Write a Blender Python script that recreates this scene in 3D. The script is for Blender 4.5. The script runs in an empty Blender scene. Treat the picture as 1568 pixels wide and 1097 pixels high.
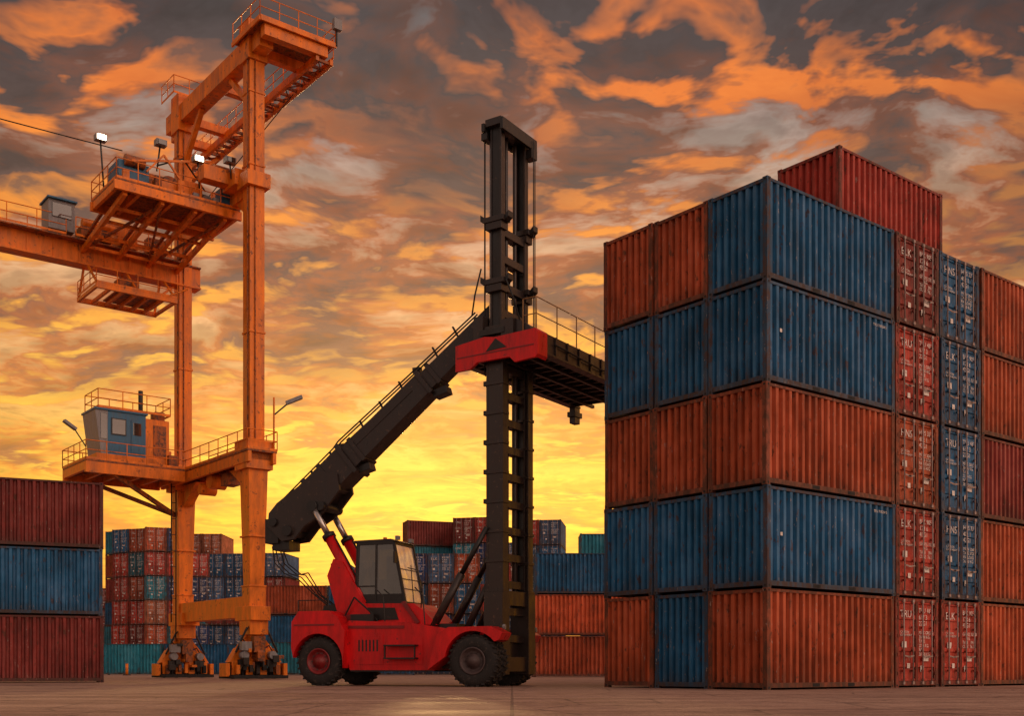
import bpy, bmesh, math, random
from mathutils import Vector, Matrix
random.seed(7)
sc = bpy.context.scene
sc.view_settings.view_transform = 'Standard'
sc.view_settings.look = 'None'
sc.view_settings.exposure = 0
COL = sc.collection

# ------------------------------------------------------------------ nodes
class NT:
    def __init__(s, tree):
        s.t = tree; s.n = tree.nodes; s.l = tree.links
    def new(s, typ, **kw):
        nd = s.n.new(typ)
        for k, v in kw.items(): setattr(nd, k, v)
        return nd
    def put(s, sock, v):
        if hasattr(v, 'is_linked') or hasattr(v, 'links'): s.l.new(v, sock)
        else: sock.default_value = v
    def math(s, op, a, b=None, clamp=False, c=None):
        nd = s.new('ShaderNodeMath', operation=op, use_clamp=clamp)
        s.put(nd.inputs[0], a)
        if b is not None: s.put(nd.inputs[1], b)
        if c is not None: s.put(nd.inputs[2], c)
        return nd.outputs[0]
    def mix(s, f, a, b, mode='MIX'):
        nd = s.new('ShaderNodeMix', data_type='RGBA', blend_type=mode)
        s.put(nd.inputs[0], f)
        s.put(nd.inputs[6], a if not isinstance(a, tuple) else (*a[:3], 1))
        s.put(nd.inputs[7], b if not isinstance(b, tuple) else (*b[:3], 1))
        return nd.outputs[2]
    def ramp(s, f, stops, interp='LINEAR'):
        nd = s.new('ShaderNodeValToRGB')
        cr = nd.color_ramp; cr.interpolation = interp
        while len(cr.elements) < len(stops): cr.elements.new(0.5)
        for e, (p, c) in zip(cr.elements, stops):
            e.position = p
            e.color = (c, c, c, 1) if not isinstance(c, tuple) else (*c[:3], 1)
        s.put(nd.inputs[0], f)
        return nd.outputs[0]
    def noise(s, vec, scale, detail=5, rough=.55, dist=0.0):
        nd = s.new('ShaderNodeTexNoise')
        s.l.new(vec, nd.inputs['Vector'])
        nd.inputs['Scale'].default_value = scale
        nd.inputs['Detail'].default_value = detail
        nd.inputs['Roughness'].default_value = rough
        nd.inputs['Distortion'].default_value = dist
        return nd.outputs['Fac']
    def mapping(s, vec, scale=(1, 1, 1), loc=(0, 0, 0)):
        nd = s.new('ShaderNodeMapping')
        s.l.new(vec, nd.inputs[0])
        nd.inputs['Scale'].default_value = scale
        nd.inputs['Location'].default_value = loc
        return nd.outputs[0]

def mat_base(name):
    m = bpy.data.materials.new(name); m.use_nodes = True
    nt = NT(m.node_tree)
    b = nt.n['Principled BSDF']
    return m, nt, b

def objvec(nt):
    tc = nt.new('ShaderNodeTexCoord'); oi = nt.new('ShaderNodeObjectInfo')
    sc_ = nt.new('ShaderNodeVectorMath', operation='ADD')
    cmb = nt.new('ShaderNodeCombineXYZ')
    r = nt.math('MULTIPLY', oi.outputs['Random'], 77.0)
    for i in range(3): nt.l.new(r, cmb.inputs[i])
    nt.l.new(tc.outputs['Object'], sc_.inputs[0]); nt.l.new(cmb.outputs[0], sc_.inputs[1])
    return sc_.outputs[0], oi, tc

def container_mat(name, dark=1.0, rustlo=.575, rusthi=.64):
    m, nt, b = mat_base(name)
    v, oi, tc = objvec(nt)
    streak = nt.noise(nt.mapping(v, (4, 4, .35)), 1.6, 4, .65)
    big = nt.noise(v, .8, 3, .6)
    col = nt.mix(1.0, oi.outputs['Color'], (dark, dark, dark), 'MULTIPLY')
    val = nt.math('ADD', nt.math('MULTIPLY', big, .5), nt.math('MULTIPLY', streak, .5))
    fac = nt.ramp(val, [(.36, .50), (.50, 1.0), (.64, 1.5)])
    col = nt.mix(1.0, col, fac, 'MULTIPLY')
    fade = nt.ramp(big, [(.5, 0.0), (.72, .10)])
    col = nt.mix(fade, col, (.30, .24, .21))
    ru = nt.noise(nt.mapping(v, (1, 1, .5)), 4.5, 6, .72)
    rf = nt.ramp(ru, [(rustlo, 0.0), (rusthi, .8)])
    col = nt.mix(rf, col, (.07, .030, .017))
    ch = nt.noise(nt.mapping(v, (1.2, 1.2, .4)), 9.0, 4, .7)
    cf = nt.ramp(ch, [(.645, 0.0), (.68, .65)])
    col = nt.mix(cf, col, (.38, .31, .27))
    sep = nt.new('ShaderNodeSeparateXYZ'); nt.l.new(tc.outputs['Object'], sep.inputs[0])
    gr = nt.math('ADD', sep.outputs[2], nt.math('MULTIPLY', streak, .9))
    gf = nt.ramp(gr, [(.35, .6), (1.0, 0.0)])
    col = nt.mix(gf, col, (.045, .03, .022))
    nt.l.new(col, b.inputs['Base Color'])
    nt.l.new(nt.ramp(ru, [(.3, .40), (.7, .75)]), b.inputs['Roughness'])
    b.inputs['Specular IOR Level'].default_value = .35
    bp = nt.new('ShaderNodeBump'); bp.inputs['Strength'].default_value = .5; bp.inputs['Distance'].default_value = .04
    nt.l.new(big, bp.inputs['Height']); nt.l.new(bp.outputs[0], b.inputs['Normal'])
    return m

def paint(name, c, rough=.45, metal=0.0, wear=.66, wearcol=(.06, .035, .025), var=.35, sc_=1.5, spec=.5):
    m, nt, b = mat_base(name)
    v, oi, tc = objvec(nt)
    n2 = nt.noise(nt.mapping(v, (2.2, 2.2, .6)), sc_ * 1.4, 4, .65)
    f = nt.ramp(n2, [(.3, 1 - var), (.7, 1 + var * .5)])
    col = nt.mix(1.0, (*c, 1), f, 'MULTIPLY')
    w = nt.noise(v, sc_ * 4, 5, .72)
    col = nt.mix(nt.ramp(w, [(wear - .04, 0.0), (wear + .02, .85)]), col, wearcol)
    nt.l.new(col, b.inputs['Base Color'])
    nt.l.new(nt.ramp(n2, [(.3, max(.05, rough - .12)), (.7, min(1, rough + .2))]), b.inputs['Roughness'])
    b.inputs['Metallic'].default_value = metal
    b.inputs['Specular IOR Level'].default_value = spec
    return m

M = {}
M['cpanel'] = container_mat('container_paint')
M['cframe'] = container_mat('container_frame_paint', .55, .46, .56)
M['crod'] = paint('galvanised_rod', (.34, .26, .24), .5, .3)
M['cdark'] = paint('container_rubber_openings', (.012, .011, .011), .8)
M['ctext'] = paint('stencil_white', (.78, .73, .68), .6, wear=.6, wearcol=(.3, .16, .12), sc_=3)
M['red'] = paint('red_machine_paint', (.64, .007, .009), .34, wear=.67, wearcol=(.10, .02, .02), var=.4, sc_=1.0, spec=.38)
M['dred'] = paint('dark_red_paint', (.22, .010, .012), .4)
M['steel'] = paint('dark_boom_paint', (.030, .021, .019), .36, .1, .64, (.11, .065, .042))
M['black'] = paint('black_paint', (.012, .011, .011), .42)
M['rubber'] = paint('tyre_rubber', (.018, .016, .016), .8, wear=.6, wearcol=(.06, .045, .038), var=.4, sc_=2)
M['hub'] = paint('hub_grey', (.07, .045, .045), .5)
M['chrome'] = paint('hydraulic_chrome', (.6, .56, .53), .18, .9, .8)
M['orange'] = paint('crane_orange_paint', (.82, .205, .010), .40, 0, .63, (.17, .05, .015), .45, .6, .38)
M['orange_d'] = paint('crane_orange_dirty', (.38, .095, .012), .55, 0, .54, (.06, .03, .02), .5, .9)
M['grey'] = paint('grey_box_paint', (.24, .24, .25), .5)
M['cblue'] = paint('blue_cab_paint', (.015, .12, .24), .4)
M['cable'] = paint('cable_black', (.01, .01, .01), .7)
M['galv'] = paint('handrail_paint', (.30, .16, .06), .5, .2)
M['yellow'] = paint('warning_yellow', (.7, .38, .02), .5)

def glass(name, tint, dust_sheen):
    m, nt, b = mat_base(name)
    out = nt.n['Material Output']
    tr = nt.new('ShaderNodeBsdfTransparent'); tr.inputs[0].default_value = (*tint, 1)
    gl = nt.new('ShaderNodeBsdfGlossy'); gl.inputs['Roughness'].default_value = .04; gl.inputs[0].default_value = (.9, .9, .9, 1)
    df = nt.new('ShaderNodeBsdfDiffuse'); df.inputs[0].default_value = (.66, .58, .54, 1)
    lw = nt.new('ShaderNodeLayerWeight'); lw.inputs[0].default_value = .45
    tcn = nt.new('ShaderNodeTexCoord')
    mx = nt.new('ShaderNodeMixShader'); mx2 = nt.new('ShaderNodeMixShader')
    nt.l.new(nt.math('MULTIPLY_ADD', lw.outputs['Fresnel'], .8, c=.06), mx.inputs[0])
    nt.l.new(tr.outputs[0], mx.inputs[1]); nt.l.new(gl.outputs[0], mx.inputs[2])
    dn_ = nt.ramp(nt.noise(nt.mapping(tcn.outputs['Object'], (1, 1.5, .5)), 2.5, 4, .6), [(.35, dust_sheen * .2), (.6, dust_sheen)])  # pale diffuse film; on the windscreen it paints in the sky reflection
    nt.l.new(dn_, mx2.inputs[0]); nt.l.new(mx.outputs[0], mx2.inputs[1]); nt.l.new(df.outputs[0], mx2.inputs[2])
    nt.l.new(mx2.outputs[0], out.inputs[0]); M[name] = m
glass('glass', (.10, .10, .10), .04); glass('windscreen', (.30, .31, .32), .75)

m, nt, b = mat_base('lamp_lit')
b.inputs['Emission Color'].default_value = (1, .80, .55, 1); b.inputs['Emission Strength'].default_value = 14; M['lit'] = m

# ------------------------------------------------------------------ mesh builder
class MB:
    def __init__(s):
        s.bm = bmesh.new(); s.mats = []
    def mi(s, k):
        if k not in s.mats: s.mats.append(k)
        return s.mats.index(k)
    def face(s, pts, k, smooth=False):
        vs = [s.bm.verts.new(p) for p in pts]
        f = s.bm.faces.new(vs); f.material_index = s.mi(k); f.smooth = smooth
        return f
    def hexa(s, P, k):
        vs = [s.bm.verts.new(p) for p in P]; i = s.mi(k)
        for q in ((0, 3, 2, 1), (4, 5, 6, 7), (0, 1, 5, 4), (1, 2, 6, 5), (2, 3, 7, 6), (3, 0, 4, 7)):
            s.bm.faces.new([vs[j] for j in q]).material_index = i
    def box(s, a, b, k):
        (x0, y0, z0), (x1, y1, z1) = a, b
        x0, x1 = sorted((x0, x1)); y0, y1 = sorted((y0, y1)); z0, z1 = sorted((z0, z1))
        s.hexa([(x0, y0, z0), (x1, y0, z0), (x1, y1, z0), (x0, y1, z0), (x0, y0, z1), (x1, y0, z1), (x1, y1, z1), (x0, y1, z1)], k)
    def beam(s, p, q, w, h, k, w2=None, h2=None):
        p = Vector(p); q = Vector(q); d = (q - p).normalized()
        up = Vector((0, 0, 1)) if abs(d.z) < .98 else Vector((0, 1, 0))
        sx = d.cross(up).normalized(); uz = sx.cross(d).normalized()
        w2 = w2 or w; h2 = h2 or h
        def ring(c, w, h): return [c - sx * w / 2 - uz * h / 2, c + sx * w / 2 - uz * h / 2, c + sx * w / 2 + uz * h / 2, c - sx * w / 2 + uz * h / 2]
        s.hexa(ring(p, w, h) + ring(q, w2, h2), k)
    def cyl(s, p, q, r, k, r2=None, seg=12, cap=True):
        p = Vector(p); q = Vector(q); d = (q - p).normalized()
        up = Vector((0, 0, 1)) if abs(d.z) < .9 else Vector((1, 0, 0))
        a = d.cross(up).normalized(); b2 = d.cross(a).normalized()
        r2 = r if r2 is None else r2; i = s.mi(k)
        A = []; B = []
        for j in range(seg):
            t = 2 * math.pi * j / seg; o = a * math.cos(t) + b2 * math.sin(t)
            A.append(s.bm.verts.new(p + o * r)); B.append(s.bm.verts.new(q + o * r2))
        for j in range(seg):
            f = s.bm.faces.new([A[j], A[(j + 1) % seg], B[(j + 1) % seg], B[j]]); f.material_index = i; f.smooth = True
        if cap:
            s.bm.faces.new(A[::-1]).material_index = i; s.bm.faces.new(B).material_index = i
    def tube(s, pts, r, k, seg=6):
        for a, b2 in zip(pts[:-1], pts[1:]): s.cyl(a, b2, r, k, seg=seg)
    def prism(s, poly, y0, y1, k):
        i = s.mi(k)
        A = [s.bm.verts.new((x, y0, z)) for x, z in poly]; B = [s.bm.verts.new((x, y1, z)) for x, z in poly]
        n = len(poly)
        s.bm.faces.new(A).material_index = i; s.bm.faces.new(B[::-1]).material_index = i
        for j in range(n): s.bm.faces.new([A[j], B[j], B[(j + 1) % n], A[(j + 1) % n]]).material_index = i
    def lathe(s, prof, c, axis_y, k, seg=40):
        i = s.mi(k); rings = []
        for r, y in prof:
            rings.append([s.bm.verts.new((c[0] + r * math.cos(2 * math.pi * j / seg), c[1] + y * axis_y, c[2] + r * math.sin(2 * math.pi * j / seg))) for j in range(seg)])
        for a, b2 in zip(rings[:-1], rings[1:]):
            for j in range(seg):
                f = s.bm.faces.new([a[j], a[(j + 1) % seg], b2[(j + 1) % seg], b2[j]]); f.material_index = i; f.smooth = True
    def mesh(s, name):
        bmesh.ops.recalc_face_normals(s.bm, faces=s.bm.faces[:])
        me = bpy.data.meshes.new(name); s.bm.to_mesh(me); s.bm.free()
        for k in s.mats: me.materials.append(M[k])
        return me
    def obj(s, name, parent=None, bevel=0):
        o = bpy.data.objects.new(name, s.mesh(name)); COL.objects.link(o)
        if parent: o.parent = parent
        if bevel:
            md = o.modifiers.new('bevel', 'BEVEL'); md.width = bevel; md.segments = 2; md.limit_method = 'ANGLE'; md.angle_limit = math.radians(50)
        return o

def empty(name, loc, yaw, parent=None):
    e = bpy.data.objects.new(name, None); COL.objects.link(e)
    e.location = loc; e.rotation_euler = (0, 0, yaw); e.empty_display_size = .5
    if parent: e.parent = parent
    return e

def text_geo(txt, size):
    cu = bpy.data.curves.new('t', 'FONT'); cu.body = txt; cu.size = size; cu.resolution_u = 2; cu.space_line = .9
    o = bpy.data.objects.new('t', cu); COL.objects.link(o)
    dg = bpy.context.evaluated_depsgraph_get(); me = bpy.data.meshes.new_from_object(o.evaluated_get(dg))
    V = [v.co.copy() for v in me.vertices]; F = [list(p.vertices) for p in me.polygons]
    bpy.data.objects.remove(o); bpy.data.curves.remove(cu); bpy.data.meshes.remove(me)
    return V, F

def add_text(mb, txt, size, fn, k='ctext'):
    V, F = text_geo(txt, size); i = mb.mi(k)
    vs = [mb.bm.verts.new(fn(v.x, v.y)) for v in V]
    for f in F:
        try: mb.bm.faces.new([vs[j] for j in f]).material_index = i
        except ValueError: pass

# ------------------------------------------------------------------ containers
H = 2.9
def corr(mb, a, bnd, inward, z0, z1, k, period=.30, depth=.115):
    ax, ay = a; bx, by = bnd; L = math.hypot(bx - ax, by - ay); n = max(3, round(L / period)); dx = (bx - ax) / L; dy = (by - ay) / L
    p = L / n; pts = []
    for i in range(n):
        for t, d in ((0, 0), (.38, 0), (.55, 1), (.83, 1)):
            pts.append(((i + t) * p, d))
    pts.append((L, 0))
    i_ = mb.mi(k)
    lo = []; hi = []
    for t, d in pts:
        o = .02 + d * depth
        x = ax + dx * t + inward[0] * o; y = ay + dy * t + inward[1] * o
        lo.append(mb.bm.verts.new((x, y, z0))); hi.append(mb.bm.verts.new((x, y, z1)))
    for j in range(len(pts) - 1):
        mb.bm.faces.new([lo[j], lo[j + 1], hi[j + 1], hi[j]]).material_index = i_

CODES = [("TRU 482617 3", "22G1", "MAX GROSS\n30480 KG\nTARE\n2230 KG\nNET\n28250 KG"), ("BLK 905128 6", "45G1", "GROSS 32500\n      KG\nTARE   3940\nCUBE  76.3"), ("HNS 337402 1", "42G1", "MGW 30480\nTARE 3720\nPAYLOAD\n26760 KG")]
def container_mesh(name, L, W, door=False, variant=0, sidecode=False):
    mb = MB(); pw = .15
    for x in (0, L - pw):
        for y in (0, W - pw):
            mb.box((x, y, .13), (x + pw, y + pw, H - .12), 'cframe')
            cx = x - .006 if x == 0 else x - .014; cy = y - .006 if y == 0 else y - .014
            mb.box((cx, cy, 0), (cx + pw + .02, cy + pw + .02, .13), 'cframe')
            mb.box((cx, cy, H - .12), (cx + pw + .02, cy + pw + .02, H - .005), 'cframe')
            sx = cx - .003 if x == 0 else cx + pw + .013; sy = cy - .003 if y == 0 else cy + pw + .013
            for zz in (.035, H - .10):
                mb.box((sx, cy + .05, zz), (sx + .01, cy + .12, zz + .06), 'cdark'); mb.box((cx + .05, sy, zz), (cx + .12, sy + .01, zz + .06), 'cdark')
    for y0, y1 in ((.004, .15), (W - .15, W - .004)):
        mb.box((pw, y0, .06), (L - pw, y1, .20), 'cframe'); mb.box((pw, y0, H - .11), (L - pw, y1, H - .03), 'cframe')
    for x0, x1 in ((.004, .149), (L - .149, L - .004)):
        mb.box((x0, pw, .06), (x1, W - pw, .20), 'cframe'); mb.box((x0, pw, H - .13), (x1, W - pw, H - .03), 'cframe')
    for fx in (L * .5 - 1.05, L * .5 + .7):
        for y in (-.002, W - .05):
            mb.box((fx, y, .075), (fx + .34, y + .052, .175), 'cdark')  # dark boxes paint in the shade of the open fork pockets
    corr(mb, (pw, 0), (L - pw, 0), (0, 1), .20, H - .11, 'cpanel')
    corr(mb, (pw, W), (L - pw, W), (0, -1), .20, H - .11, 'cpanel')
    corr(mb, (L, pw), (L, W - pw), (-1, 0), .20, H - .13, 'cpanel')
    mb.face([(.02, .02, H - .036), (L - .02, .02, H - .036), (L - .02, W - .02, H - .036), (.02, W - .02, H - .036)], 'cpanel')
    mb.face([(.02, .02, .07), (L - .02, .02, .07), (L - .02, W - .02, .07), (.02, W - .02, .07)], 'cdark')
    if not door:
        corr(mb, (0, pw), (0, W - pw), (1, 0), .20, H - .13, 'cpanel', .26)
    else:
        for y0, y1 in ((pw + .01, W / 2 - .012), (W / 2 + .012, W - pw - .01)):
            zs = []; z = .21; i_ = mb.mi('cpanel'); n = 5; p = (H - .13 - .21) / n
            for i in range(n):
                for t, d in ((0, .03), (.12, .03), (.17, .075), (.83, .075), (.88, .03)): zs.append((z + (i + t) * p, d))
            zs.append((H - .135, .03))
            A = [mb.bm.verts.new((d, y0, zz)) for zz, d in zs]; B = [mb.bm.verts.new((d, y1, zz)) for zz, d in zs]
            for j in range(len(zs) - 1): mb.bm.faces.new([A[j], B[j], B[j + 1], A[j + 1]]).material_index = i_
            w = y1 - y0
            mb.box((.012, y0, .21), (.05, y0 + .06, H - .135), 'cframe'); mb.box((.012, y1 - .06, .21), (.05, y1, H - .135), 'cframe')
            for fy in (.24, .74):
                yy = y0 + w * fy
                mb.cyl((-.022, yy, .12), (-.022, yy, H - .06), .024, 'crod', seg=8)
                for zz in (.1, H - .16): mb.box((-.045, yy - .05, zz), (.003, yy + .05, zz + .09), 'crod')
                for zz in (.5, 1.15, 1.9, 2.4): mb.box((-.03, yy - .055, zz), (.03, yy + .055, zz + .07), 'cframe')
                mb.beam((-.05, yy, 1.02), (-.05, yy + (.36 if fy < .5 else -.36), .98), .02, .045, 'crod')
        for zz in (.4, 1.0, 1.6, 2.2, 2.6):
            for yy in (pw - .05, W - pw - .05): mb.box((-.014, yy, zz), (.02, yy + .10, zz + .11), 'cframe')
        mb.box((.02, W / 2 - .012, .21), (.06, W / 2 + .012, H - .14), 'cdark')
        mb.face([(.08, pw, .20), (.08, W - pw, .20), (.08, W - pw, H - .13), (.08, pw, H - .13)], 'cdark')
        c = CODES[variant % 3]
        yr = W / 2 - .10; yl = W - .28
        add_text(mb, c[0].split()[0] + ' ' + c[0].split()[1][:3], .22, lambda x, y: (.008, yr - x * .95, 2.42 + y))
        add_text(mb, c[0].split()[1][3:] + ' ' + c[0].split()[2] + '\n' + c[1], .22, lambda x, y: (.008, yr - x, 2.20 + y))
        add_text(mb, c[2], .155, lambda x, y: (.008, yr - x, 1.72 + y))
        add_text(mb, c[0].split()[0], .34, lambda x, y: (.008, yl - x, 2.25 + y))
        add_text(mb, "CAUTION\nSUPER HEAVY", .11, lambda x, y: (.008, yl - x, 1.75 + y))
        for (ya, za, w_, h_) in ((yl - .1, 1.28, .26, .2), (yr - .2, .85, .38, .16), (yl - .4, .62, .16, .16), (yr - .1, .5, .2, .2)):
            mb.face([(.010, ya, za), (.010, ya - w_, za), (.010, ya - w_, za + h_), (.010, ya, za + h_)], 'ctext')
    if sidecode:
        add_text(mb, "TRU 718204 5", .12, lambda x, y: (L - 1.15 + x, .014, H - .34 + y))
        mb.face([(.6, .014, 1.5), (.70, .014, 1.5), (.70, .014, 1.60), (.6, .014, 1.60)], 'ctext')
    return mb.mesh(name)

YAW = math.radians(39.07)
r = Vector((math.cos(YAW), math.sin(YAW), 0)); l = Vector((-r.y, r.x, 0))
BLUE = (.010, .105, .235); ORG = (.40, .072, .022); MAR = (.21, .026, .020); REDC = (.40, .040, .024); DB = (.015, .05, .16); TEAL = (.015, .17, .24)
def jit(c, a=.14):
    k = 1 + random.uniform(-a, a); return (c[0] * k, c[1] * k, c[2] * k, 1)
def place(me, pos, yaw, col, name='shipping_container', parent=None, jt=True):
    o = bpy.data.objects.new(name, me); COL.objects.link(o)
    o.location = pos; o.rotation_euler = (0, 0, yaw + (math.radians(random.uniform(-.35, .35)) if jt else 0))
    o.color = jit(col)
    if parent: o.parent = parent
    return o
cA = [container_mesh('container_closed', 6.33, 2.16), container_mesh('container_closed_b', 6.33, 2.16, sidecode=True)]
cD = [container_mesh('container_door_%d' % i, 6.1, 2.50, True, i) for i in range(3)]
cL = container_mesh('container_long', 6.1, 2.44)
cN = [container_mesh('container_std_door_%d' % i, 6.1, 2.44, True, i) for i in range(3)]
cLong = container_mesh('container_forty', 12.2, 2.44)

C = Vector((7.17, 31.8, 0))
def S(t, q, z): return C + r * t + l * q + Vector((0, 0, z))
cols = [[ORG, BLUE, ORG, BLUE, BLUE], [BLUE, BLUE, ORG, BLUE, ORG], [ORG, BLUE, ORG, BLUE, ORG]]
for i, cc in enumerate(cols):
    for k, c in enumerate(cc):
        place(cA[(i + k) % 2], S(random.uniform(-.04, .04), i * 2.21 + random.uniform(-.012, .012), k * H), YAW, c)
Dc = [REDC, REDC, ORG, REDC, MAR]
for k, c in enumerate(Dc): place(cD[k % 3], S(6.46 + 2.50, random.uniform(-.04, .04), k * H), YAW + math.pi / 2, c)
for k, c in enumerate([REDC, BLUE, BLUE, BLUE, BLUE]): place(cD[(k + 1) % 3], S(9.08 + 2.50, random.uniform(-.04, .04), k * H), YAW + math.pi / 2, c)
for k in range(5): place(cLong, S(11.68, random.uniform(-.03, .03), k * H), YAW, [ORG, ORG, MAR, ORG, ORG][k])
place(cL, S(5.36, 1.35, 5 * H), YAW, REDC)
dl = Vector((3.7, 1.6, 0)).normalized(); yl_ = math.atan2(dl.y, dl.x)
for k, c in enumerate([MAR, BLUE, MAR]):
    e = Vector((-17.75, 49.2, 0))
    place(cLong, e - dl * (12.2 + random.uniform(-.04, .04)) + Vector((0, 0, k * H)), yl_, c)

def bg_stack(x, y, yaw, grid, meshes, wstep=2.5):
    st = empty('container_stack', (x, y, 0), yaw)
    for cx, colr in enumerate(grid):
        for k, c in enumerate(colr):
            me = random.choice(meshes)
            o = bpy.data.objects.new('container', me); COL.objects.link(o); o.parent = st
            if me in (cL, cLong):
                o.location = (cx * wstep + random.uniform(-.1, .1), random.uniform(-.1, .1), k * H)
            else:
                o.location = (cx * wstep + 2.44, random.uniform(-.15, .15), k * H); o.rotation_euler = (0, 0, math.pi / 2)
            o.color = jit(c, .3)
pal = [ORG, REDC, MAR, DB, BLUE, TEAL, (.06, .13, .24), REDC, BLUE, (.36, .11, .05), BLUE, ORG]
def rg(hs): return [[random.choice(pal) for _ in range(h)] for h in hs]
bg_stack(-50.0, 139, math.radians(-30), [[ORG, TEAL, BLUE, MAR, ORG, TEAL]], [cL], 6.3)
bg_stack(-48.4, 137, math.radians(-22), rg([6, 6]), cN)
bg_stack(-43.4, 134, math.radians(24), rg([6, 6, 5]), cN)
bg_stack(-48.6, 141, 0, rg([5, 5, 6, 6, 6]), cN)
bg_stack(-37.2, 137, math.radians(-6), rg([5, 5, 5, 5]), cN)
bg_stack(-24.2, 110, math.radians(4), [[TEAL, BLUE, ORG], [BLUE, DB, BLUE]], [cL], 6.3)
bg_stack(-31.5, 150, 0, rg([4, 4, 4, 5, 4, 4, 5]), [cN[0], cN[1]])
bg_stack(-21.0, 98, math.radians(3), [[TEAL], [BLUE, BLUE]], [cL], 6.4)
bg_stack(-38.5, 105, math.radians(-4), [[TEAL], [BLUE]], [cL], 6.3)
bg_stack(-20.5, 140, math.radians(0), rg([4, 4, 5]), cN)
bg_stack(-11.9, 128, math.radians(18), [[ORG, BLUE, REDC, DB, TEAL, MAR]], [cL], 6.3)
bg_stack(-6.6, 126, math.radians(-12), rg([6, 6, 5]), cN)
bg_stack(-10.5, 108, math.radians(2), rg([4, 4, 4, 3, 4]), cN)
bg_stack(.6, 128, math.radians(-8), rg([6, 6]), cN)
bg_stack(9.0, 140, 0, rg([5, 5, 5, 5, 5]), cN)
bg_stack(1.55, 79, math.radians(2), [[ORG, ORG, BLUE]], [cLong], 12.4)
bg_stack(-8, 118, 0, rg([3, 3, 3, 3]), cN)
bg_stack(-60, 155, 0, rg([4] * 24), cN)
bg_stack(5.6, 92, 0, [[ORG, BLUE, MAR, TEAL], [BLUE, ORG, ORG], [MAR, BLUE, ORG, ORG]], [cLong], 12.6)
bg_stack(-75, 110, 0, [[ORG, BLUE, MAR, BLUE], [BLUE, ORG, ORG]], [cLong], 12.6)

# ------------------------------------------------------------------ reach stacker
A20 = math.radians(20)
rs = empty('reach_stacker', (-3.41, 40.07, 0), -A20)
def arch(cx, cz, R, a0, a1, n=12): return [(cx + R * math.cos(math.radians(a0 + (a1 - a0) * i / n)), cz + R * math.sin(math.radians(a0 + (a1 - a0) * i / n))) for i in range(n + 1)]

b = MB()
b.prism([(-1.9, .55), (-2.08, 1.2), (-2.15, 2.0), (-1.95, 2.28), (.2, 2.2), (1.5, 2.0), (2.0, 1.88), (1.72, 1.2), (1.35, .55)], -1.35, 1.35, 'red')
b.prism([(-1.75, .75), (-1.75, 1.75), (-.6, 1.75), (-.6, .75)], -1.372, -1.35, 'red')
b.prism([(-.5, .75), (-.5, 1.75), (.9, 1.68), (.9, .75)], -1.37, -1.35, 'red')
b.prism([(-1.95, 2.0), (-1.95, 2.1), (.2, 2.08), (.2, 1.98)], -1.375, -1.35, 'dred')
b.prism([(-1.9, .50), (-1.9, .62), (1.3, .62), (1.3, .50)], -1.33, 1.33, 'black')
for i in range(6): b.box((-1.55 + i * .14, -1.378, 1.2), (-1.49 + i * .14, -1.372, 1.6), 'black')
for s_ in (-1, 1):
    y0, y1 = s_ * 1.72, s_ * 1.06
    b.prism([(-1.98, .62)] + arch(-2.97, .85, .98, 0, 172, 14) + [(-4.02, 1.35), (-4.0, 2.25), (-3.72, 2.62), (-2.55, 2.62), (-2.2, 2.42), (-1.9, 1.9)], y0, y1, 'red')
    b.prism([(-3.9, 2.1), (-3.9, 2.16), (-2.3, 2.16), (-2.3, 2.1)], s_ * 1.735, s_ * 1.715, 'dred')
    b.prism([(1.36, .56)] + arch(2.97, .85, 1.0, 172, 40, 12) + [(3.9, 1.55), (4.02, 1.78), (3.6, 2.0), (2.1, 1.98), (1.7, 1.75)], s_ * 2.0, s_ * 1.12, 'red')
b.box((-3.95, -1.06, .75), (-1.9, 1.06, 2.5), 'dred')
b.box((-4.15, -1.0, 1.0), (-3.95, 1.0, 2.2), 'black')
b.box((1.5, -1.1, .6), (3.6, 1.1, 1.6), 'steel')
b.cyl((2.97, -1.9, .85), (2.97, 1.9, .85), .22, 'steel'); b.cyl((-2.97, -1.5, .85), (-2.97, 1.5, .85), .2, 'steel')
for z in (.93, 1.37): b.box((-.42, -1.72, z), (.74, -1.36, z + .05), 'black')
for x in (-.42, .70): b.box((x, -1.66, .93), (x + .04, -1.6, 1.42), 'black')
b.prism([(-2.0, 2.2), (-1.95, 2.9), (.35, 2.86), (.75, 2.6), (1.25, 2.1)], -.95, .85, 'red')
b.prism([(-.1, 2.9), (.5, 2.15), (.62, 2.2), (.05, 2.95)], -1.02, -.94, 'dred')
b.prism([(-1.8, 2.3), (-1.75, 2.75), (-.35, 2.72), (-.2, 2.3)], -.975, -.95, 'black')
b.prism([(-3.3, 2.5), (-3.2, 2.85), (-2.1, 3.0), (-2.0, 2.4)], -.85, .85, 'black')
for y in (-.98, .78): b.prism([(-2.5, 2.3), (-3.0, 3.9), (-2.75, 4.5), (-2.4, 4.4), (-1.1, 2.2)], y, y + .2, 'red')
for x in (-.55, .95):
    b.tube([(x, -1.3, 2.1), (x - .1, -1.25, 3.1), (x - .45, -1.15, 3.4)], .022, 'black')
b.tube([(.62, -.9, 2.7), (.75, -1.1, 3.5), (.55, -1.1, 4.0), (.1, -.86, 4.1)], .02, 'black')
b.tube([(-3.8, -1.6, 2.62), (-3.8, -1.6, 3.0), (-2.6, -1.6, 3.0), (-2.6, -1.6, 2.62)], .02, 'black')
b.box((-1.9, -1.3, 2.25), (-1.0, -.97, 2.5), 'black')
b.box((1.0, -.8, 1.95), (1.9, .8, 2.15), 'black')
b.cyl((-2.6, .6, 2.6), (-2.6, .6, 4.1), .09, 'black')
b.tube([(-2.2, -1.1, 2.5), (-1.8, -1.2, 3.1), (-1.2, -1.2, 2.6), (-.9, -1.1, 2.2)], .03, 'cable')
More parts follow.
